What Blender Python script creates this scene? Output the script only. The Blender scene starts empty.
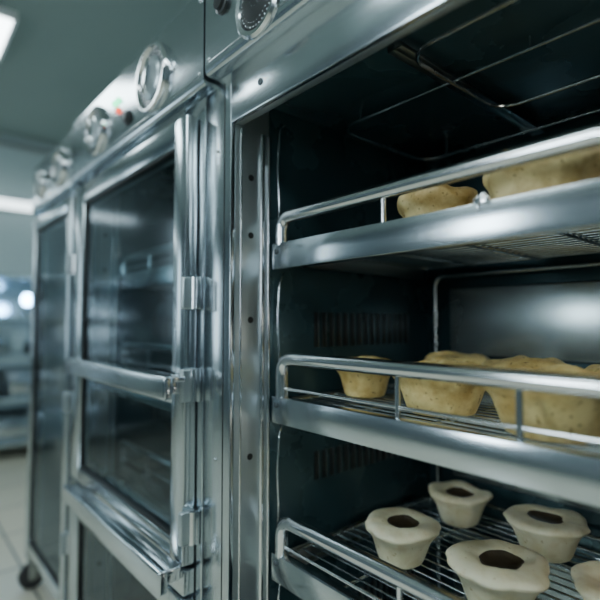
import bpy, bmesh, math, random
from mathutils import Vector, Matrix, noise

random.seed(4)
C = bpy.context
S = C.scene

# ------------------------------------------------------------------ materials
def new_mat(name):
    m = bpy.data.materials.new(name); m.use_nodes = True
    nt = m.node_tree
    return m, nt, nt.nodes["Principled BSDF"]

def steel(name, col, rough, stretch, metallic=1.0, bump=0.02, rvar=0.05, cvar=0.05, streak=.35):
    m, nt, p = new_mat(name)
    N, L = nt.nodes, nt.links
    tc = N.new('ShaderNodeTexCoord')
    mp = N.new('ShaderNodeMapping'); mp.inputs['Scale'].default_value = stretch
    L.new(tc.outputs['Object'], mp.inputs['Vector'])
    n = N.new('ShaderNodeTexNoise'); n.inputs['Scale'].default_value = 1.0; n.inputs['Detail'].default_value = 2
    L.new(mp.outputs['Vector'], n.inputs['Vector'])
    n2 = N.new('ShaderNodeTexNoise'); n2.inputs['Scale'].default_value = 5.0; n2.inputs['Detail'].default_value = 5
    L.new(tc.outputs['Object'], n2.inputs['Vector'])
    add = N.new('ShaderNodeMath'); add.operation = 'MULTIPLY_ADD'; add.inputs[1].default_value = streak
    L.new(n.outputs['Fac'], add.inputs[0]); L.new(n2.outputs['Fac'], add.inputs[2])
    mr = N.new('ShaderNodeMapRange')
    mr.inputs['From Min'].default_value = 0.4; mr.inputs['From Max'].default_value = .6 + streak
    mr.inputs['To Min'].default_value = max(0.03, rough - rvar); mr.inputs['To Max'].default_value = rough + rvar
    L.new(add.outputs[0], mr.inputs['Value']); L.new(mr.outputs[0], p.inputs['Roughness'])
    mx = N.new('ShaderNodeMixRGB')
    mr2 = N.new('ShaderNodeMapRange'); mr2.inputs['From Min'].default_value = .4; mr2.inputs['From Max'].default_value = .6 + streak
    L.new(add.outputs[0], mr2.inputs['Value']); L.new(mr2.outputs[0], mx.inputs['Fac'])
    mx.inputs['Color1'].default_value = (*[c * (1 - cvar) for c in col], 1)
    mx.inputs['Color2'].default_value = (*[min(1, c * (1 + cvar)) for c in col], 1)
    L.new(mx.outputs[0], p.inputs['Base Color'])
    p.inputs['Metallic'].default_value = metallic
    if bump > 0:
        b = N.new('ShaderNodeBump'); b.inputs['Strength'].default_value = bump * 4; b.inputs['Distance'].default_value = 0.0004
        L.new(n2.outputs['Fac'], b.inputs['Height']); L.new(b.outputs[0], p.inputs['Normal'])
    return m

STEEL_H = steel('brushed_steel_horizontal', (.60, .66, .70), .19, (3, 240, 240), streak=.8, rvar=.06, cvar=.08)
STEEL_V = steel('brushed_steel_vertical', (.55, .61, .65), .20, (240, 240, 3), streak=.8, rvar=.06, cvar=.08)
JAMB = steel('satin_jamb_steel', (.42, .48, .50), .34, (160, 160, 3), metallic=.8, bump=0)
TUBE = steel('polished_tube_steel', (.78, .80, .82), .16, (6, 100, 100), rvar=.03)
WIRE = steel('wire_steel', (.50, .54, .55), .25, (40, 40, 40), rvar=.04)
DARKWIRE = steel('dark_wire_steel', (.26, .30, .31), .30, (40, 40, 40), rvar=.04)  # darker tone of wire steel for rails, louvres and bracket
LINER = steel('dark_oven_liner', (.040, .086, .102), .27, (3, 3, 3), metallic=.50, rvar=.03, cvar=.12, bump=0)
LINER2 = steel('fan_cover_steel', (.33, .385, .39), .26, (4, 4, 4), metallic=.85, rvar=.04, bump=0)

def plain(name, col, rough=.5, metallic=0.0, emis=None, est=0, nvar=0.08, nscale=20):
    m, nt, p = new_mat(name)
    N, L = nt.nodes, nt.links
    tc = N.new('ShaderNodeTexCoord')
    n = N.new('ShaderNodeTexNoise'); n.inputs['Scale'].default_value = nscale; n.inputs['Detail'].default_value = 4
    L.new(tc.outputs['Object'], n.inputs['Vector'])
    mx = N.new('ShaderNodeMixRGB'); L.new(n.outputs['Fac'], mx.inputs['Fac'])
    mx.inputs['Color1'].default_value = (*[c * (1 - nvar) for c in col], 1)
    mx.inputs['Color2'].default_value = (*[min(1, c * (1 + nvar)) for c in col], 1)
    L.new(mx.outputs[0], p.inputs['Base Color'])
    p.inputs['Roughness'].default_value = rough; p.inputs['Metallic'].default_value = metallic
    if emis:
        p.inputs['Emission Color'].default_value = (*emis, 1); p.inputs['Emission Strength'].default_value = est
    return m

BLACK = plain('black_plastic', (.012, .014, .015), .4)
RUBBER = plain('caster_rubber', (.03, .03, .032), .7)
KNOBDARK = plain('dial_face_dark', (.06, .075, .085), .3, .3)
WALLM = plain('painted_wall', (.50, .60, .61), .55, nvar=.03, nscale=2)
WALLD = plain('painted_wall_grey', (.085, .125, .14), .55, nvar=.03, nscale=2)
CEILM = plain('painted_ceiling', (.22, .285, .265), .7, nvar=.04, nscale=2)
FIXT = plain('fixture_white', (.8, .8, .8), .4)
PANEL_E = plain('light_diffuser', (.9, .9, .9), .4, emis=(.82, .97, 1.0), est=11)
STRIP_E = plain('strip_light_diffuser', (.9, .9, .9), .4, emis=(.80, .95, 1.0), est=4)
ADDED_PANE_E = plain('added_glow_pane', (.9, .9, .9), .4, emis=(.76, .92, 1.0), est=20)  # unseen pane, added so the rack flanges catch a bright reflection
ADDED_PANE_E1 = plain('added_glow_pane_soft', (.9, .9, .9), .4, emis=(.80, .92, 1.0), est=5)  # unseen glowing pane added on the south wall, weaker output
ADDED_PANE_E2 = plain('added_glow_pane_dim', (.9, .9, .9), .4, emis=(.70, .90, 1.0), est=3)  # unseen pane, added to brighten reflections in the oven fronts
ADDED_OVENLAMP_E = plain('added_oven_lamp_glow', (.9, .9, .9), .4, emis=(1.0, .93, .78), est=7)  # glow of lamps added to lift the dark oven interiors
LAMP_E = plain('lamp_bulb', (.9, .9, 1), .4, emis=(.28, .60, 1.0), est=55)
GREEN_E = plain('green_indicator', (.1, .8, .4), .3, emis=(.05, 1, .45), est=4)
RED_E = plain('red_indicator', (.8, .1, .05), .3, emis=(1, .08, .03), est=2)
MARK = plain('printed_marks', (.04, .05, .06), .5)

def glass_mat():
    m = bpy.data.materials.new('tinted_door_glass'); m.use_nodes = True
    nt = m.node_tree; N, L = nt.nodes, nt.links
    N.clear()
    o = N.new('ShaderNodeOutputMaterial')
    t = N.new('ShaderNodeBsdfTransparent'); t.inputs['Color'].default_value = (.40, .50, .53, 1)
    g = N.new('ShaderNodeBsdfGlossy'); g.inputs['Roughness'].default_value = .10
    g.inputs['Color'].default_value = (.78, .88, .95, 1)
    f = N.new('ShaderNodeLayerWeight'); f.inputs['Blend'].default_value = .5
    pw = N.new('ShaderNodeMath'); pw.operation = 'POWER'; pw.inputs[1].default_value = 4
    L.new(f.outputs['Facing'], pw.inputs[0])
    ma = N.new('ShaderNodeMath'); ma.operation = 'MULTIPLY_ADD'; ma.inputs[1].default_value = .65; ma.inputs[2].default_value = .04
    L.new(pw.outputs[0], ma.inputs[0])
    mx = N.new('ShaderNodeMixShader')
    L.new(ma.outputs[0], mx.inputs[0]); L.new(t.outputs[0], mx.inputs[1]); L.new(g.outputs[0], mx.inputs[2])
    L.new(mx.outputs[0], o.inputs['Surface'])
    return m
GLASS = glass_mat()

def tile_mat():
    m, nt, p = new_mat('cream_floor_tiles')
    N, L = nt.nodes, nt.links
    tc = N.new('ShaderNodeTexCoord')
    b = N.new('ShaderNodeTexBrick'); b.offset = 0
    b.inputs['Scale'].default_value = 1; b.inputs['Brick Width'].default_value = .45; b.inputs['Row Height'].default_value = .45
    b.inputs['Mortar Size'].default_value = .006
    b.inputs['Color1'].default_value = (.70, .65, .52, 1); b.inputs['Color2'].default_value = (.63, .60, .49, 1)
    b.inputs['Mortar'].default_value = (.13, .13, .12, 1)
    L.new(tc.outputs['Object'], b.inputs['Vector']); L.new(b.outputs['Color'], p.inputs['Base Color'])
    p.inputs['Roughness'].default_value = .3
    return m
TILE = tile_mat()

def pastry_mat(name, pale, brown, spot, amt=.5, thr=.62, bump=.5):
    m, nt, p = new_mat(name)
    N, L = nt.nodes, nt.links
    tc = N.new('ShaderNodeTexCoord')
    n = N.new('ShaderNodeTexNoise'); n.inputs['Scale'].default_value = 20; n.inputs['Detail'].default_value = 6
    n.inputs['Roughness'].default_value = .6
    L.new(tc.outputs['Object'], n.inputs['Vector'])
    r = N.new('ShaderNodeValToRGB')
    r.color_ramp.elements[0].position = .34; r.color_ramp.elements[0].color = (*brown, 1)
    r.color_ramp.elements[1].position = .34 + amt * .30; r.color_ramp.elements[1].color = (*pale, 1)
    L.new(n.outputs['Fac'], r.inputs['Fac'])
    n2 = N.new('ShaderNodeTexNoise'); n2.inputs['Scale'].default_value = 100; n2.inputs['Detail'].default_value = 2
    L.new(tc.outputs['Object'], n2.inputs['Vector'])
    r2 = N.new('ShaderNodeValToRGB')
    r2.color_ramp.elements[0].position = thr; r2.color_ramp.elements[0].color = (0, 0, 0, 1)
    r2.color_ramp.elements[1].position = thr + .10; r2.color_ramp.elements[1].color = (1, 1, 1, 1)
    L.new(n2.outputs['Fac'], r2.inputs['Fac'])
    mx = N.new('ShaderNodeMixRGB'); L.new(r2.outputs[0], mx.inputs['Fac'])
    L.new(r.outputs[0], mx.inputs['Color1']); mx.inputs['Color2'].default_value = (*spot, 1)
    L.new(mx.outputs[0], p.inputs['Base Color'])
    p.inputs['Roughness'].default_value = .5
    p.inputs['Subsurface Weight'].default_value = .15; p.inputs['Subsurface Radius'].default_value = (.01, .007, .004)
    b = N.new('ShaderNodeBump'); b.inputs['Strength'].default_value = bump; b.inputs['Distance'].default_value = .003
    L.new(n.outputs['Fac'], b.inputs['Height']); L.new(b.outputs[0], p.inputs['Normal'])
    return m
P_PALE = pastry_mat('pale_dough', (.86, .80, .58), (.74, .65, .40), (.56, .46, .22), .6, .66, .3)
P_GOLD = pastry_mat('golden_crust', (.84, .68, .30), (.56, .37, .11), (.32, .19, .05), .9, .63)
P_BUN = pastry_mat('baked_bun', (.86, .70, .35), (.54, .35, .11), (.32, .19, .05), .9, .63)
FILL = plain('dark_filling', (.045, .032, .018), .4, nvar=.5, nscale=90)

# ------------------------------------------------------------------ mesh helpers
def link(ob, parent=None):
    S.collection.objects.link(ob)
    if parent is not None:
        ob.parent = parent
        ob.matrix_parent_inverse = Matrix.Translation(-parent.location)
    return ob

def empty(name, loc=(0, 0, 0)):
    e = bpy.data.objects.new(name, None); e.location = loc; e.empty_display_size = .05
    S.collection.objects.link(e)
    return e

def from_bm(name, bm, mat, parent, smooth=True):
    me = bpy.data.meshes.new(name); bmesh.ops.recalc_face_normals(bm, faces=bm.faces)
    bm.to_mesh(me); bm.free()
    mats = mat if isinstance(mat, (list, tuple)) else [mat]
    for m in mats: me.materials.append(m)
    if smooth:
        for p in me.polygons: p.use_smooth = True
        try: me.set_sharp_from_angle(angle=math.radians(40))
        except Exception: pass
    return link(bpy.data.objects.new(name, me), parent)

def add_box(bm, x0, x1, y0, y1, z0, z1, bev=.002, seg=2):
    r = bmesh.ops.create_cube(bm, size=1)
    vs = r['verts']
    for v in vs:
        v.co = Vector(((x0 + x1) / 2 + v.co.x * (x1 - x0), (y0 + y1) / 2 + v.co.y * (y1 - y0), (z0 + z1) / 2 + v.co.z * (z1 - z0)))
    if bev > 0:
        es = list({e for v in vs for e in v.link_edges})
        bmesh.ops.bevel(bm, geom=es, offset=min(bev, .45 * min(x1 - x0, y1 - y0, z1 - z0)), segments=seg, affect='EDGES', profile=.5)

def box(name, x0, x1, y0, y1, z0, z1, mat, parent=None, bev=.002, seg=2):
    bm = bmesh.new(); add_box(bm, x0, x1, y0, y1, z0, z1, bev, seg)
    return from_bm(name, bm, mat, parent)

def boxes(name, lst, mat, parent=None, bev=.002):
    bm = bmesh.new()
    for b in lst: add_box(bm, *b, bev)
    return from_bm(name, bm, mat, parent)

def fillet(pts, rad, n=7):
    pts = [Vector(p) for p in pts]
    out = [pts[0]]
    for i in range(1, len(pts) - 1):
        a, b, c = pts[i - 1], pts[i], pts[i + 1]
        d1, d2 = (a - b), (c - b)
        r = min(rad, d1.length * .49, d2.length * .49)
        p0 = b + d1.normalized() * r; p2 = b + d2.normalized() * r
        for k in range(n + 1):
            t = k / n
            out.append((1 - t) ** 2 * p0 + 2 * t * (1 - t) * b + t * t * p2)
    out.append(pts[-1])
    return out

def add_tube(bm, pts, r, seg=14, closed=False):
    pts = [Vector(p) for p in pts]
    n = len(pts)
    rings = []
    T0 = (pts[1] - pts[0]).normalized()
    up = Vector((0, 0, 1)) if abs(T0.z) < .9 else Vector((1, 0, 0))
    nrm = T0.cross(up).normalized()
    for i in range(n):
        if closed:
            T = (pts[(i + 1) % n] - pts[i - 1]).normalized()
        elif i == 0: T = T0
        elif i == n - 1: T = (pts[-1] - pts[-2]).normalized()
        else: T = (pts[i + 1] - pts[i - 1]).normalized()
        nrm = (nrm - T * nrm.dot(T)).normalized()
        bn = T.cross(nrm)
        rings.append([bm.verts.new(pts[i] + r * (math.cos(2 * math.pi * k / seg) * nrm + math.sin(2 * math.pi * k / seg) * bn)) for k in range(seg)])
    m = n if closed else n - 1
    for i in range(m):
        A, B = rings[i], rings[(i + 1) % n]
        for k in range(seg):
            bm.faces.new((A[k], A[(k + 1) % seg], B[(k + 1) % seg], B[k]))
    if not closed:
        bm.faces.new(rings[0][::-1]); bm.faces.new(rings[-1])

def tube(name, pts, r, mat, parent=None, rad=.02, seg=14):
    bm = bmesh.new(); add_tube(bm, fillet(pts, rad) if len(pts) > 2 else pts, r, seg)
    return from_bm(name, bm, mat, parent)

def rrect(x0, x1, y0, y1, z, r, plane='xy', n=6):
    out = []
    for cx, cy, a0 in ((x1 - r, y1 - r, 0), (x0 + r, y1 - r, 90), (x0 + r, y0 + r, 180), (x1 - r, y0 + r, 270)):
        for k in range(n + 1):
            a = math.radians(a0 + 90 * k / n)
            u, v = cx + r * math.cos(a), cy + r * math.sin(a)
            out.append((u, v, z) if plane == 'xy' else (u, z, v))
    return out

def add_lathe(bm, center, prof, axis='Y', seg=40, mi=0):
    c = Vector(center); rings = []
    for r, o in prof:
        ring = []
        for k in range(seg):
            a = 2 * math.pi * k / seg
            u, v = r * math.cos(a), r * math.sin(a)
            if axis == 'Y': p = c + Vector((u, -o, v))
            elif axis == 'X': p = c + Vector((o, u, v))
            else: p = c + Vector((u, v, o))
            ring.append(bm.verts.new(p))
        rings.append(ring)
    for A, B in zip(rings[:-1], rings[1:]):
        for k in range(seg):
            f = bm.faces.new((A[k], A[(k + 1) % seg], B[(k + 1) % seg], B[k])); f.material_index = mi
    f = bm.faces.new(rings[0]); f.material_index = mi
    f = bm.faces.new(rings[-1]); f.material_index = mi

def lathe(name, center, prof, mat, parent=None, axis='Y', seg=40):
    bm = bmesh.new(); add_lathe(bm, center, prof, axis, seg)
    return from_bm(name, bm, mat, parent)

def screw(name, x, y, z, parent, r=.005, axis='Y', mat=None):
    return lathe(name, (x, y, z), [(r, 0), (r, .001), (r * .7, .0025), (r * .2, .003)], mat or WIRE, parent, axis, 16)

# ------------------------------------------------------------------ room
XW, XE, YN, YS, ZC = -5.3, 3.2, 0.95, -3.4, 3.0
box('floor', XW, XE, YS, YN, -.1, 0, TILE, None, 0)
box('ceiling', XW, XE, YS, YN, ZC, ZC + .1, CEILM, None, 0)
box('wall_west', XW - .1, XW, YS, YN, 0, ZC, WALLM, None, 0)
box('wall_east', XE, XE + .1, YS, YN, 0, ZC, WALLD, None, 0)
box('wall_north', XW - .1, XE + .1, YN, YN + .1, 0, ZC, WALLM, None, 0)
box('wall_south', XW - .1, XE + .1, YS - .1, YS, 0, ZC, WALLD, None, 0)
box('baseboard_west', XW, XW + .015, YS, YN, 0, .1, plain('baseboard_grey', (.3, .33, .33), .5), None, .003)

def added_window_s(n, x0, x1, z0, z1, mat):
    e = empty(n, ((x0 + x1) / 2, YS, (z0 + z1) / 2))
    f = .05; xm = (x0 + x1) / 2
    boxes('frame', [(x0 - f, x0, YS, YS + .05, z0 - f, z1 + f), (x1, x1 + f, YS, YS + .05, z0 - f, z1 + f),
                    (x0, x1, YS, YS + .05, z1, z1 + f), (x0, x1, YS, YS + .05, z0 - f, z0), (xm - .02, xm + .02, YS, YS + .04, z0, z1)], FIXT, e, .004)
    box('pane', x0, x1, YS + .002, YS + .015, z0, z1, mat, e, 0)
added_window_s('added_window_1', -1.80, -1.20, 1.25, 2.35, ADDED_PANE_E)  # added out of view for the highlight on the rack flange
added_window_s('added_window_2', .5, 1.6, 1.25, 2.35, ADDED_PANE_E1)  # added out of view behind the camera as extra light
e = empty('added_window_3', (XW, -2.5, 1.7))  # window added out of view to brighten the steel fronts
boxes('frame', [(XW, XW + .05, -3.15, -3.1, .95, 2.45), (XW, XW + .05, -2.05, -2.0, .95, 2.45), (XW, XW + .05, -3.1, -2.05, 2.4, 2.45), (XW, XW + .05, -3.1, -2.05, .95, 1.0)], FIXT, e, .004)
box('pane', XW + .002, XW + .015, -3.1, -2.05, 1.0, 2.4, ADDED_PANE_E2, e, 0)

def ceiling_light(x0, x1, y0, y1):
    e = empty('ceiling_light', ((x0 + x1) / 2, (y0 + y1) / 2, ZC))
    boxes('housing', [(x0, x1, y0, y0 + .02, ZC - .05, ZC), (x0, x1, y1 - .02, y1, ZC - .05, ZC),
                      (x0, x0 + .02, y0 + .02, y1 - .02, ZC - .05, ZC), (x1 - .02, x1, y0 + .02, y1 - .02, ZC - .05, ZC)], FIXT, e)
    box('diffuser', x0 + .02, x1 - .02, y0 + .02, y1 - .02, ZC - .04, ZC - .03, PANEL_E, e, 0)
ceiling_light(-3.75, -3.15, -1.15, .0)
ceiling_light(-1.5, -.3, -2.0, -1.4)
ceiling_light(.6, 1.8, -2.0, -1.4)
ceiling_light(.3, .9, -.9, .3)

e = empty('wall_strip_light', (XW, -.3, 2.3))
box('housing', XW, XW + .05, -1.6, .85, 2.26, 2.36, FIXT, e)
box('diffuser', XW + .05, XW + .075, -1.58, .83, 2.27, 2.35, STRIP_E, e)
box('wall_conduit', XW, XW + .05, YS, YN, 2.87, 2.92, plain('conduit_grey', (.3, .33, .33), .5), None, .015, 4)  # conduit on the west wall below the ceiling

e = empty('steel_shelving', (XW + .3, -.4, 0))
ps = []
for yy in (-1.9, -.95, .85):
    for xx in (XW + .04, XW + .50):
        ps.append((xx, xx + .035, yy, yy + .035, 0, 1.60))
boxes('posts', ps, STEEL_V, e)
boxes('shelves', [(XW + .04, XW + .55, -1.9, .885, z, z + .04) for z in (.12, .50, .86, 1.20, 1.56)], STEEL_H, e)
box('back_panel', XW + .02, XW + .035, -1.9, .885, .12, 1.6, STEEL_H, e)
bx = []
for i, (yy, zz, w, h) in enumerate([(-.7, .54, .4, .2), (-.2, .54, .35, .14), (.3, .54, .42, .2), (-.6, .90, .5, .12), (.1, .90, .3, .2), (.5, .90, .3, .1), (-.5, .16, .5, .22), (.2, .16, .5, .16), (-.6, 1.24, .4, .12)]):
    bx.append((XW + .1, XW + .48, yy, yy + w, zz, zz + h))
boxes('storage_pans', bx, STEEL_H, e, .01)
lathe('lamp_base', (-4.9, .43, 1.24), [(.06, 0), (.06, .01), (.012, .02), (.012, .10)], BLACK, e, 'Z', 24)
lathe('lamp_bulb', (-4.9, .43, 1.34), [(.02, 0), (.035, .015), (.045, .045), (.035, .08), (.01, .10)], LAMP_E, e, 'Z', 24)

# ------------------------------------------------------------------ racks
def rack(x0, x1, y0, y1, zt, posts=(), guard=.0, low=True):
    e = empty('oven_rack', ((x0 + x1) / 2, (y0 + y1) / 2, zt))
    bm = bmesh.new()
    add_box(bm, x0, x1, y0, y0 + .004, zt - .056, zt, .0015)
    add_box(bm, x0, x1, y0 + .004, y0 + .022, zt - .004, zt, .0012)
    add_box(bm, x0, x1, y0 + .004, y0 + .022, zt - .056, zt - .052, .0012)
    add_box(bm, x0, x0 + .003, y0 + .004, y0 + .022, zt - .052, zt - .004, 0)
    add_box(bm, x1 - .003, x1, y0 + .004, y0 + .022, zt - .052, zt - .004, 0)
    from_bm('front_flange', bm, STEEL_H, e)
    boxes('side_rails', [(x0, x0 + .004, y0 + .022, y1, zt - .045, zt - .008), (x0, x0 + .02, y0 + .022, y1, zt - .045, zt - .041),
                         (x1 - .004, x1, y0 + .022, y1, zt - .045, zt - .008), (x1 - .02, x1, y0 + .022, y1, zt - .045, zt - .041)], DARKWIRE, e, .001)
    bm = bmesh.new()
    zz = zt - .014
    add_tube(bm, rrect(x0 + .006, x1 - .006, y0 + .026, y1 - .006, zz, .02), .004, 10, closed=True)
    ny = int((y1 - y0 - .05) / .026)
    for i in range(1, ny):
        yy = y0 + .026 + (y1 - y0 - .032) * i / ny
        add_tube(bm, [(x0 + .004, yy, zz), (x1 - .004, yy, zz)], .0022, 8)
    for i in (1, 2, 3):
        xx = x0 + (x1 - x0) * i / 4
        add_tube(bm, [(xx, y0 + .024, zz - .006), (xx, y1 - .008, zz - .006)], .0035, 8)
    from_bm('wire_grid', bm, WIRE, e)
    zg = zt + .060 + guard
    tube('guard_rail', [(x0 + .020, y0 + .012, zt - .004), (x0 + .020, y0 + .012, zg), (x1 - .020, y0 + .012, zg), (x1 - .020, y0 + .012, zt - .004)], .0138, TUBE, e, .036, 20)
    bm = bmesh.new()
    if low:
        add_tube(bm, [(x0 + .018, y0 + .012, zt + .018), (x1 - .018, y0 + .012, zt + .018)], .0035, 10)
    for xx in posts:
        add_tube(bm, [(xx, y0 + .012, zt - .004), (xx, y0 + .012, zg)], .0048, 12)
    from_bm('guard_wires', bm, TUBE, e)
    screw('screw', x0 + .014, y0, zt - .018, e, .006, mat=KNOBDARK)
    screw('screw', x1 - .014, y0, zt - .018, e, .006, mat=KNOBDARK)
    return e

LX = -.843
RZ = (1.360, 1.030, .700)
for i, z in enumerate(RZ):
    e = rack(LX + .012, -.152, .10, .66, z, posts=(-.503, -.300) if i else (-.53,), guard=(-.004, .022, .012)[i], low=i > 0)
    if i == 0:
        bm = bmesh.new()
        add_box(bm, -.352, -.330, .094, .106, z - .004, z + .006, .002)
        add_lathe(bm, (-.341, .102, z + .004), [(.005, 0), (.005, .006), (.003, .010)], 'Z', 12)
        add_box(bm, -.349, -.345, .096, .102, z - .014, z + .010, .0015)
        from_bm('wing_clip', bm, TUBE, e)

# ------------------------------------------------------------------ ovens
ZB = .15
def oven_body(name, xl, xr, opening=None, cav_top=1.67):
    ox0, ox1, oz0, oz1 = opening
    e = empty(name, ((xl + xr) / 2, .4, ZB))
    DY = .84
    g = .0015
    boxes('outer_shell', [(xl + g, ox0 - .03, .012, DY, ZB, 1.92), (ox1 + .03, xr - g, .012, DY, ZB, 1.92),
                          (ox0 - .03, ox1 + .03, .012, DY, 1.72, 1.92), (ox0 - .03, ox1 + .03, .012, DY, ZB, oz0 - .04),
                          (ox0 - .03, ox1 + .03, .76, DY, oz0 - .04, 1.72)], STEEL_V, e, .003)
    boxes('face_stiles', [(xl + g, ox0, 0, .012, ZB, 1.72), (ox1, xr - g, 0, .012, ZB, 1.72)], STEEL_V, e, .003)
    boxes('face_rails', [(ox0, ox1, 0, .012, oz1, 1.72), (ox0, ox1, 0, .012, ZB, oz0)], STEEL_H, e, .003)
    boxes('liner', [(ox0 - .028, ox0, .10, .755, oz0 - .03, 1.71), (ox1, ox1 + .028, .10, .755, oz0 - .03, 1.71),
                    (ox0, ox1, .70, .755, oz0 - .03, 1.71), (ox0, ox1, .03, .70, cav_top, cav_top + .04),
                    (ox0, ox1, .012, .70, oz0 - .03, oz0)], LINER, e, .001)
    boxes('jambs', [(ox0 - .028, ox0, .012, .10, oz0 - .03, 1.71), (ox1, ox1 + .028, .012, .10, oz0 - .03, 1.71),
                    (ox0, ox1, .012, .03, oz1 + .002, 1.71)], JAMB, e, .001)
    for zz in (1.52, 1.20, .88, .45):  # unseen lamps, added on the hidden side wall to brighten the cavity
        lathe('added_lamp_bezel', (ox1 + .001, .30, zz), [(.045, 0), (.045, -.006), (.038, -.010), (.034, -.004)], TUBE, e, 'X', 28)
        lathe('added_lamp_lens', (ox1 - .001, .30, zz), [(.034, 0), (.034, -.004), (.024, -.012), (.008, -.015)], ADDED_OVENLAMP_E, e, 'X', 28)
    return e, DY

def side_details(e, ox0, ox1):
    for s, xx in ((1, ox0), (-1, ox1)):
        bm = bmesh.new()
        for yy, r in ((.026, .0025), (.080, .006), (.098, .004)):
            add_tube(bm, [(xx + s * .001, yy, .17), (xx + s * .001, yy, 1.60)], r, 12)
        from_bm('jamb_ribs', bm, TUBE, e)
        bm = bmesh.new()
        for zz in (1.50, 1.375, 1.194, .907, .60, .35):
            add_lathe(bm, (xx - s * .0005, .052, zz), [(.007, 0), (.007, s * .0012), (.003, s * .0016)], 'X', 14)
        from_bm('jamb_holes', bm, BLACK, e)
        if s == 1:
            sl, lv = [], []
            for z0, z1 in ((1.13, 1.212), (.82, .885), (.45, .52)):
                for k in range(15):
                    yy = .235 + k * .025
                    sl.append((xx - .0005, xx + .0012, yy, yy + .010, z0, z1))
                    lv.append((xx - .0005, xx + .004, yy + .011, yy + .0135, z0, z1))
            boxes('vent_slots', sl, BLACK, e, .0005)
            boxes('vent_louvres', lv, DARKWIRE, e, .0005)

def back_details(e, ox0, ox1):
    for z0, z1 in ((1.095, 1.285), (.76, .95), (.36, .62)):
        bm = bmesh.new()
        add_box(bm, ox0 + .085, ox1 - .05, .68, .70, z0, z1, .006, 3)
        from_bm('fan_cover', bm, LINER2, e)
        bm = bmesh.new()
        add_tube(bm, rrect(ox0 + .045, ox1 - .03, z0 - .05, z1 + .035, .672, .03, 'xz'), .006, 12, closed=True)
        for xx in (ox0 + .12, ox1 - .12):
            for zz in (z0 - .05, z1 + .035):
                add_tube(bm, [(xx, .672, zz), (xx, .70, zz)], .004, 8)
        from_bm('heating_loop', bm, WIRE, e)

def ceiling_details(e, ox0, ox1, zc):
    bm = bmesh.new()
    add_tube(bm, rrect(ox0 + .05, ox1 - .05, .27, .62, zc - .022, .05), .0028, 8, closed=True)
    add_tube(bm, rrect(ox0 + .36, ox1 - .02, .115, .44, zc - .030, .05), .0035, 8, closed=True)
    for xx in (ox0 + .12, ox0 + .5):
        for yy in (.27, .62):
            add_tube(bm, [(xx, yy, zc - .022), (xx, yy, zc)], .002, 6)
    from_bm('top_element', bm, WIRE, e)
    boxes('ceiling_bracket', [(ox0 + .335, ox0 + .350, .10, .66, zc - .022, zc), (ox0 + .350, ox0 + .365, .10, .66, zc - .022, zc - .018)], DARKWIRE, e, .001)

def side_wires(e, ox0):
    bm = bmesh.new()
    for z0, z1 in ((1.43, 1.64), (1.09, 1.30), (.77, .97), (.42, .64)):
        pts = fillet([(ox0 - .002, .125, z0 - .04), (ox0 + .016, .118, z0 + .01), (ox0 + .012, .115, (z0 + z1) / 2), (ox0 + .014, .120, z1 - .02), (ox0 - .002, .145, z1)], .03)
        add_tube(bm, pts, .0024, 8)
    from_bm('side_wires', bm, TUBE, e)

def control_panel(e, xl, xr, z0=1.70, z1=1.925):
    bm = bmesh.new()
    prof = [(.012, z0), (-.022, z0), (-.028, z0 + .002), (-.032, z0 + .006), (-.034, z0 + .014), (-.034, z1 - .012), (-.030, z1 - .003), (-.022, z1), (.012, z1)]
    A = [bm.verts.new((xl + .002, y, z)) for y, z in prof]; B = [bm.verts.new((xr - .002, y, z)) for y, z in prof]
    n = len(prof)
    for i in range(n): bm.faces.new((A[i], A[(i + 1) % n], B[(i + 1) % n], B[i]))
    bm.faces.new(A); bm.faces.new(B[::-1])
    from_bm('control_panel', bm, STEEL_H, e)
    box('panel_border', xl + .02, xr - .02, -.0355, -.033, z0 + .022, z0 + .025, WIRE, e, .0005)
    for xx in (xl + .018, xr - .018):
        for zz in (z0 + .03, z1 - .03): screw('screw', xx, -.034, zz, e, .005)

def dial(e, x, z, R=.07, rot=20):
    y = -.034
    lathe('dial_bezel', (x, y, z), [(R, 0), (R, .010), (R * .96, .015), (R * .88, .015), (R * .84, .010), (R * .82, .005), (R * .2, .005)], TUBE, e, 'Y', 56)
    lathe('dial_face', (x, y - .005, z), [(R * .84, 0), (R * .84, .001), (R * .1, .0012)], KNOBDARK, e, 'Y', 48)
    lathe('knob_skirt', (x, y - .006, z), [(R * .62, 0), (R * .62, .003), (R * .56, .006), (R * .50, .009), (R * .42, .010), (R * .1, .011)], JAMB, e, 'Y', 40)
    bm = bmesh.new(); add_box(bm, -R * .08, R * .08, -.010, 0, -R * .50, R * .50, .002)
    bmesh.ops.transform(bm, matrix=Matrix.Translation((x, y - .015, z)) @ Matrix.Rotation(math.radians(rot), 4, 'Y'), verts=bm.verts)
    from_bm('knob_grip', bm, TUBE, e)
    bm = bmesh.new()
    for k in range(24):
        if 9 < k < 15: continue
        b2 = bmesh.ops.create_cube(bm, size=1)['verts']
        M = Matrix.Translation((x, y - .007, z)) @ Matrix.Rotation(math.radians(k * 15), 4, 'Y') @ Matrix.Translation((0, 0, R * .74)) @ Matrix.Diagonal((.0018, .001, R * (.14 if k % 2 else .08), 1))
        bmesh.ops.transform(bm, matrix=M, verts=b2)
    from_bm('dial_marks', bm, FIXT, e, False)

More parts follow.
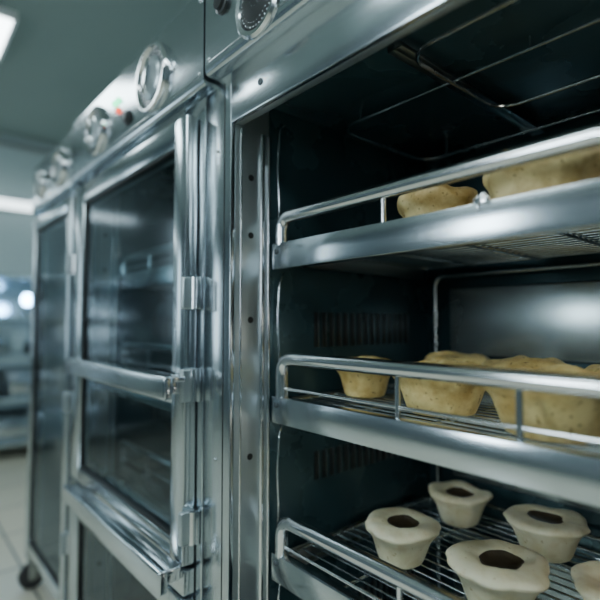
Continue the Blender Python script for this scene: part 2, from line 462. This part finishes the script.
def casters(e, xl, xr, dy):
    for xx in (xl + .034, xr - .06):
        for yy in (-.005, dy - .08):
            lathe('caster_wheel', (xx - .018, yy, .055), [(.02, 0), (.052, .002), (.055, .008), (.055, .028), (.052, .034), (.02, .036)], RUBBER, e, 'X', 28)
            boxes('caster_fork', [(xx - .024, xx - .020, yy - .016, yy + .016, .045, .14), (xx + .020, xx + .024, yy - .016, yy + .016, .045, .14),
                                  (xx - .025, xx + .03, yy - .025, yy + .035, .138, .152)], WIRE, e, .001)
            tube('caster_axle', [(xx - .026, yy, .055), (xx + .026, yy, .055)], .012, WIRE, e)

def framed(name, e, x0, x1, z0, z1, wl, wr, wt, wb, y0, y1):
    boxes(name + '_stiles', [(x0, x0 + wl, y0, y1, z0, z1), (x1 - wr, x1, y0, y1, z0, z1)], STEEL_V, e, .006)
    boxes(name + '_rails', [(x0 + wl - .001, x1 - wr + .001, y0 + .001, y1, z1 - wt, z1), (x0 + wl - .001, x1 - wr + .001, y0 + .001, y1, z0, z0 + wb)], STEEL_H, e, .004)
    gx0, gx1, gz0, gz1 = x0 + wl, x1 - wr, z0 + wb, z1 - wt
    boxes(name + '_gasket', [(gx0, gx0 + .007, y0 + .006, y1 - .002, gz0, gz1), (gx1 - .007, gx1, y0 + .006, y1 - .002, gz0, gz1),
                             (gx0, gx1, y0 + .006, y1 - .002, gz1 - .007, gz1), (gx0, gx1, y0 + .006, y1 - .002, gz0, gz0 + .007)], BLACK, e, .001)
    bm = bmesh.new()
    yg = y0 + .014
    vs = [bm.verts.new(c) for c in ((gx0 + .002, yg, gz0 + .002), (gx1 - .002, yg, gz0 + .002), (gx1 - .002, yg, gz1 - .002), (gx0 + .002, yg, gz1 - .002))]
    bm.faces.new(vs)
    from_bm(name + '_glass', bm, GLASS, e, False)

def flat_handle(e, x0, x1, z, y0=-.034):
    box('handle_bar', x0, x1, y0 - .056, y0 - .034, z - .026, z + .024, STEEL_H, e, .006, 4)
    box('handle_lip', x0 + .002, x1 - .002, y0 - .040, y0 - .004, z + .010, z + .022, TUBE, e, .003, 3)
    boxes('handle_standoffs', [(xx, xx + .03, y0 - .038, y0 + .004, z - .018, z + .014) for xx in (x0 + .03, x1 - .05)], TUBE, e, .004)

def hinge(e, x, z, h=.072):
    box('hinge_leaf', x - .010, x + .014, -.012, 0.002, z - h * .5, z + h * .5, STEEL_V, e, .002)
    box('hinge_block', x - .012, x + .004, -.044, -.006, z - h * .5, z + h * .5, JAMB, e, .005, 4)
    bm = bmesh.new()
    add_lathe(bm, (x + .006, -.018, z - h * .5), [(.003, 0), (.007, .001), (.007, h - .001), (.003, h)], 'Z', 20)
    from_bm('hinge_knuckle', bm, TUBE, e)

# --- right oven, open
e, DY = oven_body('commercial_oven', -.945, -.040, opening=(LX, -.142, .19, 1.607))
side_details(e, LX, -.142); back_details(e, LX, -.142); ceiling_details(e, LX, -.142, 1.67); side_wires(e, LX)
control_panel(e, -.895, -.040, 1.715, 1.935)
casters(e, -.945, -.040, DY)
gx, gz, gy = -.700, 1.780, -.034
lathe('grille_ring', (gx, gy, gz), [(.068, 0), (.068, .004), (.063, .009), (.054, .007), (.052, .002), (.01, .002)], TUBE, e, 'Y', 48)
lathe('grille_disc', (gx, gy - .002, gz), [(.052, 0), (.052, .002), (.03, .006), (.005, .008)], BLACK, e, 'Y', 40)
bm = bmesh.new()
for rr, cnt in ((.012, 8), (.021, 14), (.030, 20), (.039, 26), (.047, 32)):
    for k in range(cnt):
        a = 2 * math.pi * k / cnt
        add_lathe(bm, (gx + rr * math.cos(a), gy - .0025 - .006 * (1 - rr / .052) - .0008, gz + rr * math.sin(a)), [(.0018, 0), (.0018, .0012), (.001, .0016)], 'Y', 6)
from_bm('grille_studs', bm, WIRE, e)
lathe('push_button', (-.825, gy, 1.840), [(.022, 0), (.022, .004), (.016, .006), (.015, .012), (.003, .013)], BLACK, e, 'Y', 24)
dial(e, -.46, 1.825); dial(e, -.2, 1.825)
for x, z in ((-.74, 1.655), (-.30, 1.655)): screw('face_screw', x, 0, z, e, .007, mat=KNOBDARK)
for z in (1.56, .9, .4): screw('face_screw', -.895, 0, z, e, .004)
box('face_seam', -.868, -.866, -.001, .004, .16, 1.70, BLACK, e, 0)

# --- middle oven, glass door
XL2, XR2 = -1.852, -.948
O2 = (-1.75, -1.049)
e, DY = oven_body('commercial_oven', XL2, XR2, opening=(O2[0], O2[1], .19, 1.607))
side_details(e, *O2); back_details(e, *O2); ceiling_details(e, O2[0], O2[1], 1.67)
control_panel(e, XL2, -.899, 1.70, 1.925)
casters(e, XL2, XR2, DY)
framed('upper_door', e, -1.816, -.976, .655, 1.664, .092, .062, .062, .045, -.034, -.002)
box('door_mid_rail', -1.725, -1.037, -.026, -.004, 1.000, 1.030, STEEL_H, e, .003)
boxes('inner_sash', [(-1.716, -1.690, -.016, -.003, .71, .995), (-1.075, -1.048, -.016, -.003, .71, .995), (-1.690, -1.075, -.016, -.003, .71, .735), (-1.690, -1.075, -.016, -.003, .975, .995)], LINER2, e, .003)
framed('lower_door', e, -1.816, -.976, .165, .585, .092, .062, .05, .045, -.034, -.002)
flat_handle(e, -1.690, -.955, 1.050)
flat_handle(e, -1.690, -.968, .642)
box('sill', -1.816, -.976, -.030, -.002, .592, .648, STEEL_H, e, .004)
for z in (1.254, 1.05, .742, .50): hinge(e, -.966, z)
dial(e, -1.155, 1.812, .088); dial(e, -1.59, 1.805, .082, -15)
for x, z, m in ((-1.43, 1.842, GREEN_E), (-1.400, 1.842, GREEN_E), (-1.40, 1.812, RED_E)):
    lathe('indicator', (x, -.034, z), [(.010, 0), (.010, .003), (.007, .008), (.002, .010)], m, e, 'Y', 16)
lathe('push_button', (-1.325, -.034, 1.765), [(.022, 0), (.022, .004), (.016, .006), (.015, .012), (.003, .013)], BLACK, e, 'Y', 24)
for i, z in enumerate(RZ):
    rack(O2[0] + .012, O2[1] - .012, .10, .66, z, posts=(-1.5, -1.3), guard=(-.004, .022, .012)[i])

# --- far oven
XL3, XR3 = -2.49, -1.855
O3 = (-2.40, -1.945)
e, DY = oven_body('commercial_oven', XL3, XR3, opening=(O3[0], O3[1], .19, 1.607))
control_panel(e, XL3, XR3, 1.69, 1.905)
casters(e, XL3, XR3, DY)
framed('tall_door', e, -2.475, -1.875, .165, 1.655, .045, .045, .05, .05, -.034, -.002)
dial(e, -2.33, 1.79, .060); dial(e, -2.02, 1.79, .075)
lathe('push_button', (-2.17, -.034, 1.80), [(.020, 0), (.020, .004), (.014, .006), (.013, .012), (.003, .013)], BLACK, e, 'Y', 24)
for z in (1.4, .9, .4): hinge(e, -1.868, z)
for z in RZ: rack(O3[0] + .012, O3[1] - .012, .10, .66, z, posts=(-2.2,))

# ------------------------------------------------------------------ pastries
def pastry(name, x, y, z, r, h, seed, mat, kind='cup'):
    seg = 72
    bm = bmesh.new()
    if kind == 'cup':
        prof = [(.0, 0), (.48, 0), (.57, .03), (.63, .14), (.70, .34), (.76, .52), (.83, .66), (.93, .76), (1.0, .82), (1.01, .87), (.96, .93), (.86, .97), (.74, .98), (.62, .97), (.50, .955), (.42, .93), (.38, .89), (.35, .85), (.20, .83), (0, .825)]
        inner, crater = 17, 13
    elif kind == 'pie':
        prof = [(.0, 0), (.60, 0), (.68, .03), (.73, .15), (.79, .35), (.85, .55), (.91, .66), (1.0, .74), (1.03, .82), (1.0, .90), (.92, .95), (.80, .98), (.66, 1.0), (.50, 1.02), (.34, 1.03), (.16, 1.03), (0, 1.03)]
        inner, crater = 99, 99
    else:
        prof = [(.0, 0), (.74, 0), (.80, .05), (.84, .20), (.87, .38), (.92, .55), (1.0, .66), (1.04, .76), (1.01, .86), (.92, .92), (.80, .95), (.66, .97), (.50, .98), (.34, .99), (.16, 1.0), (0, 1.0)]
        inner, crater = 99, 99
    rings = []
    offx, offy = random.uniform(-.06, .06), random.uniform(-.06, .06)
    amp = {'cup': .08, 'pie': .14, 'bun': .24}[kind]
    for i, (pr, ph) in enumerate(prof):
        ring = []
        t = max(0, ph)
        for k in range(seg):
            a = 2 * math.pi * k / seg
            ca, sa = math.cos(a), math.sin(a)
            wob = 1 + .06 * noise.noise(Vector((ca * 1.3, sa * 1.3, seed * 7.1))) * (1 + 1.5 * t) + (.03 + .03 * (ph > .6)) * noise.noise(Vector((ca * 4.5, sa * 4.5, ph * 3 + seed))) + .012 * noise.noise(Vector((ca * 11, sa * 11, ph * 8 + seed)))
            if i >= crater: wob += .14 * noise.noise(Vector((ca * 1.1, sa * 1.1, seed * 3.3)))
            rr = r * pr * wob
            px, py = rr * ca, rr * sa
            dz = 0
            if ph > .3:
                dz = h * amp * t * (noise.noise(Vector((px * 20, py * 20, seed * 5.0))) + (.15 if kind == 'cup' else .4) * noise.noise(Vector((px * 60, py * 60, seed * 9.0))))
            if i >= crater:
                px += offx * r; py += offy * r
            ring.append(bm.verts.new((px, py, ph * h + dz)))
        rings.append(ring)
    for i in range(len(rings) - 1):
        A, B = rings[i], rings[i + 1]
        for k in range(seg):
            f = bm.faces.new((A[k], A[(k + 1) % seg], B[(k + 1) % seg], B[k]))
            f.material_index = 1 if i >= inner - 2 else 0
    bmesh.ops.remove_doubles(bm, verts=bm.verts, dist=.00005)
    ob = from_bm(name, bm, [mat, FILL], None)
    for p in ob.data.polygons: p.use_smooth = True
    ob.location = (x, y, z)
    ob.rotation_euler = (0, 0, random.uniform(0, 6.28))
    sm = ob.modifiers.new('sub', 'SUBSURF'); sm.levels = 1; sm.render_levels = 1
    return ob

zs = -.0115
for i, (x, y, r, h) in enumerate([(-.645, .300, .079, .086), (-.432, .300, .086, .086), (-.668, .568, .074, .082), (-.455, .560, .083, .084), (-.262, .375, .076, .084), (-.25, .575, .070, .082)]):
    pastry('pastry_cup', x, y, RZ[2] + zs, r, h, i + 1, P_PALE)
for i, (x, y, r, h) in enumerate([(-.750, .31, .066, .085), (-.520, .265, .090, .090), (-.308, .235, .095, .094), (-.66, .55, .08, .088), (-.46, .50, .085, .090), (-.25, .47, .085, .090)]):
    pastry('filled_pie', x, y, RZ[1] + zs, r, h, i + 11, P_GOLD, 'pie')
for i, (x, y, r, h) in enumerate([(-.523, .27, .073, .098), (-.318, .25, .090, .098), (-.48, .52, .075, .075)]):
    pastry('bread_bun', x, y, RZ[0] + zs, r, h, i + 21, P_BUN, 'bun')

# ------------------------------------------------------------------ world and camera
w = bpy.data.worlds.new('world'); S.world = w; w.use_nodes = True
w.node_tree.nodes['Background'].inputs[0].default_value = (.10, .14, .16, 1)
w.node_tree.nodes['Background'].inputs[1].default_value = .3

cam = bpy.data.cameras.new('camera'); co = bpy.data.objects.new('camera', cam); S.collection.objects.link(co)
co.location = (0, -.536, 1.19)
p = math.radians(2.6)
d = Vector((-.757 * math.cos(p), .653 * math.cos(p), math.sin(p)))
co.rotation_euler = d.to_track_quat('-Z', 'Y').to_euler()
cam.sensor_width = 36; cam.lens = 28.8; cam.clip_start = .02
cam.dof.use_dof = True; cam.dof.focus_distance = .90; cam.dof.aperture_fstop = 1.3
S.camera = co
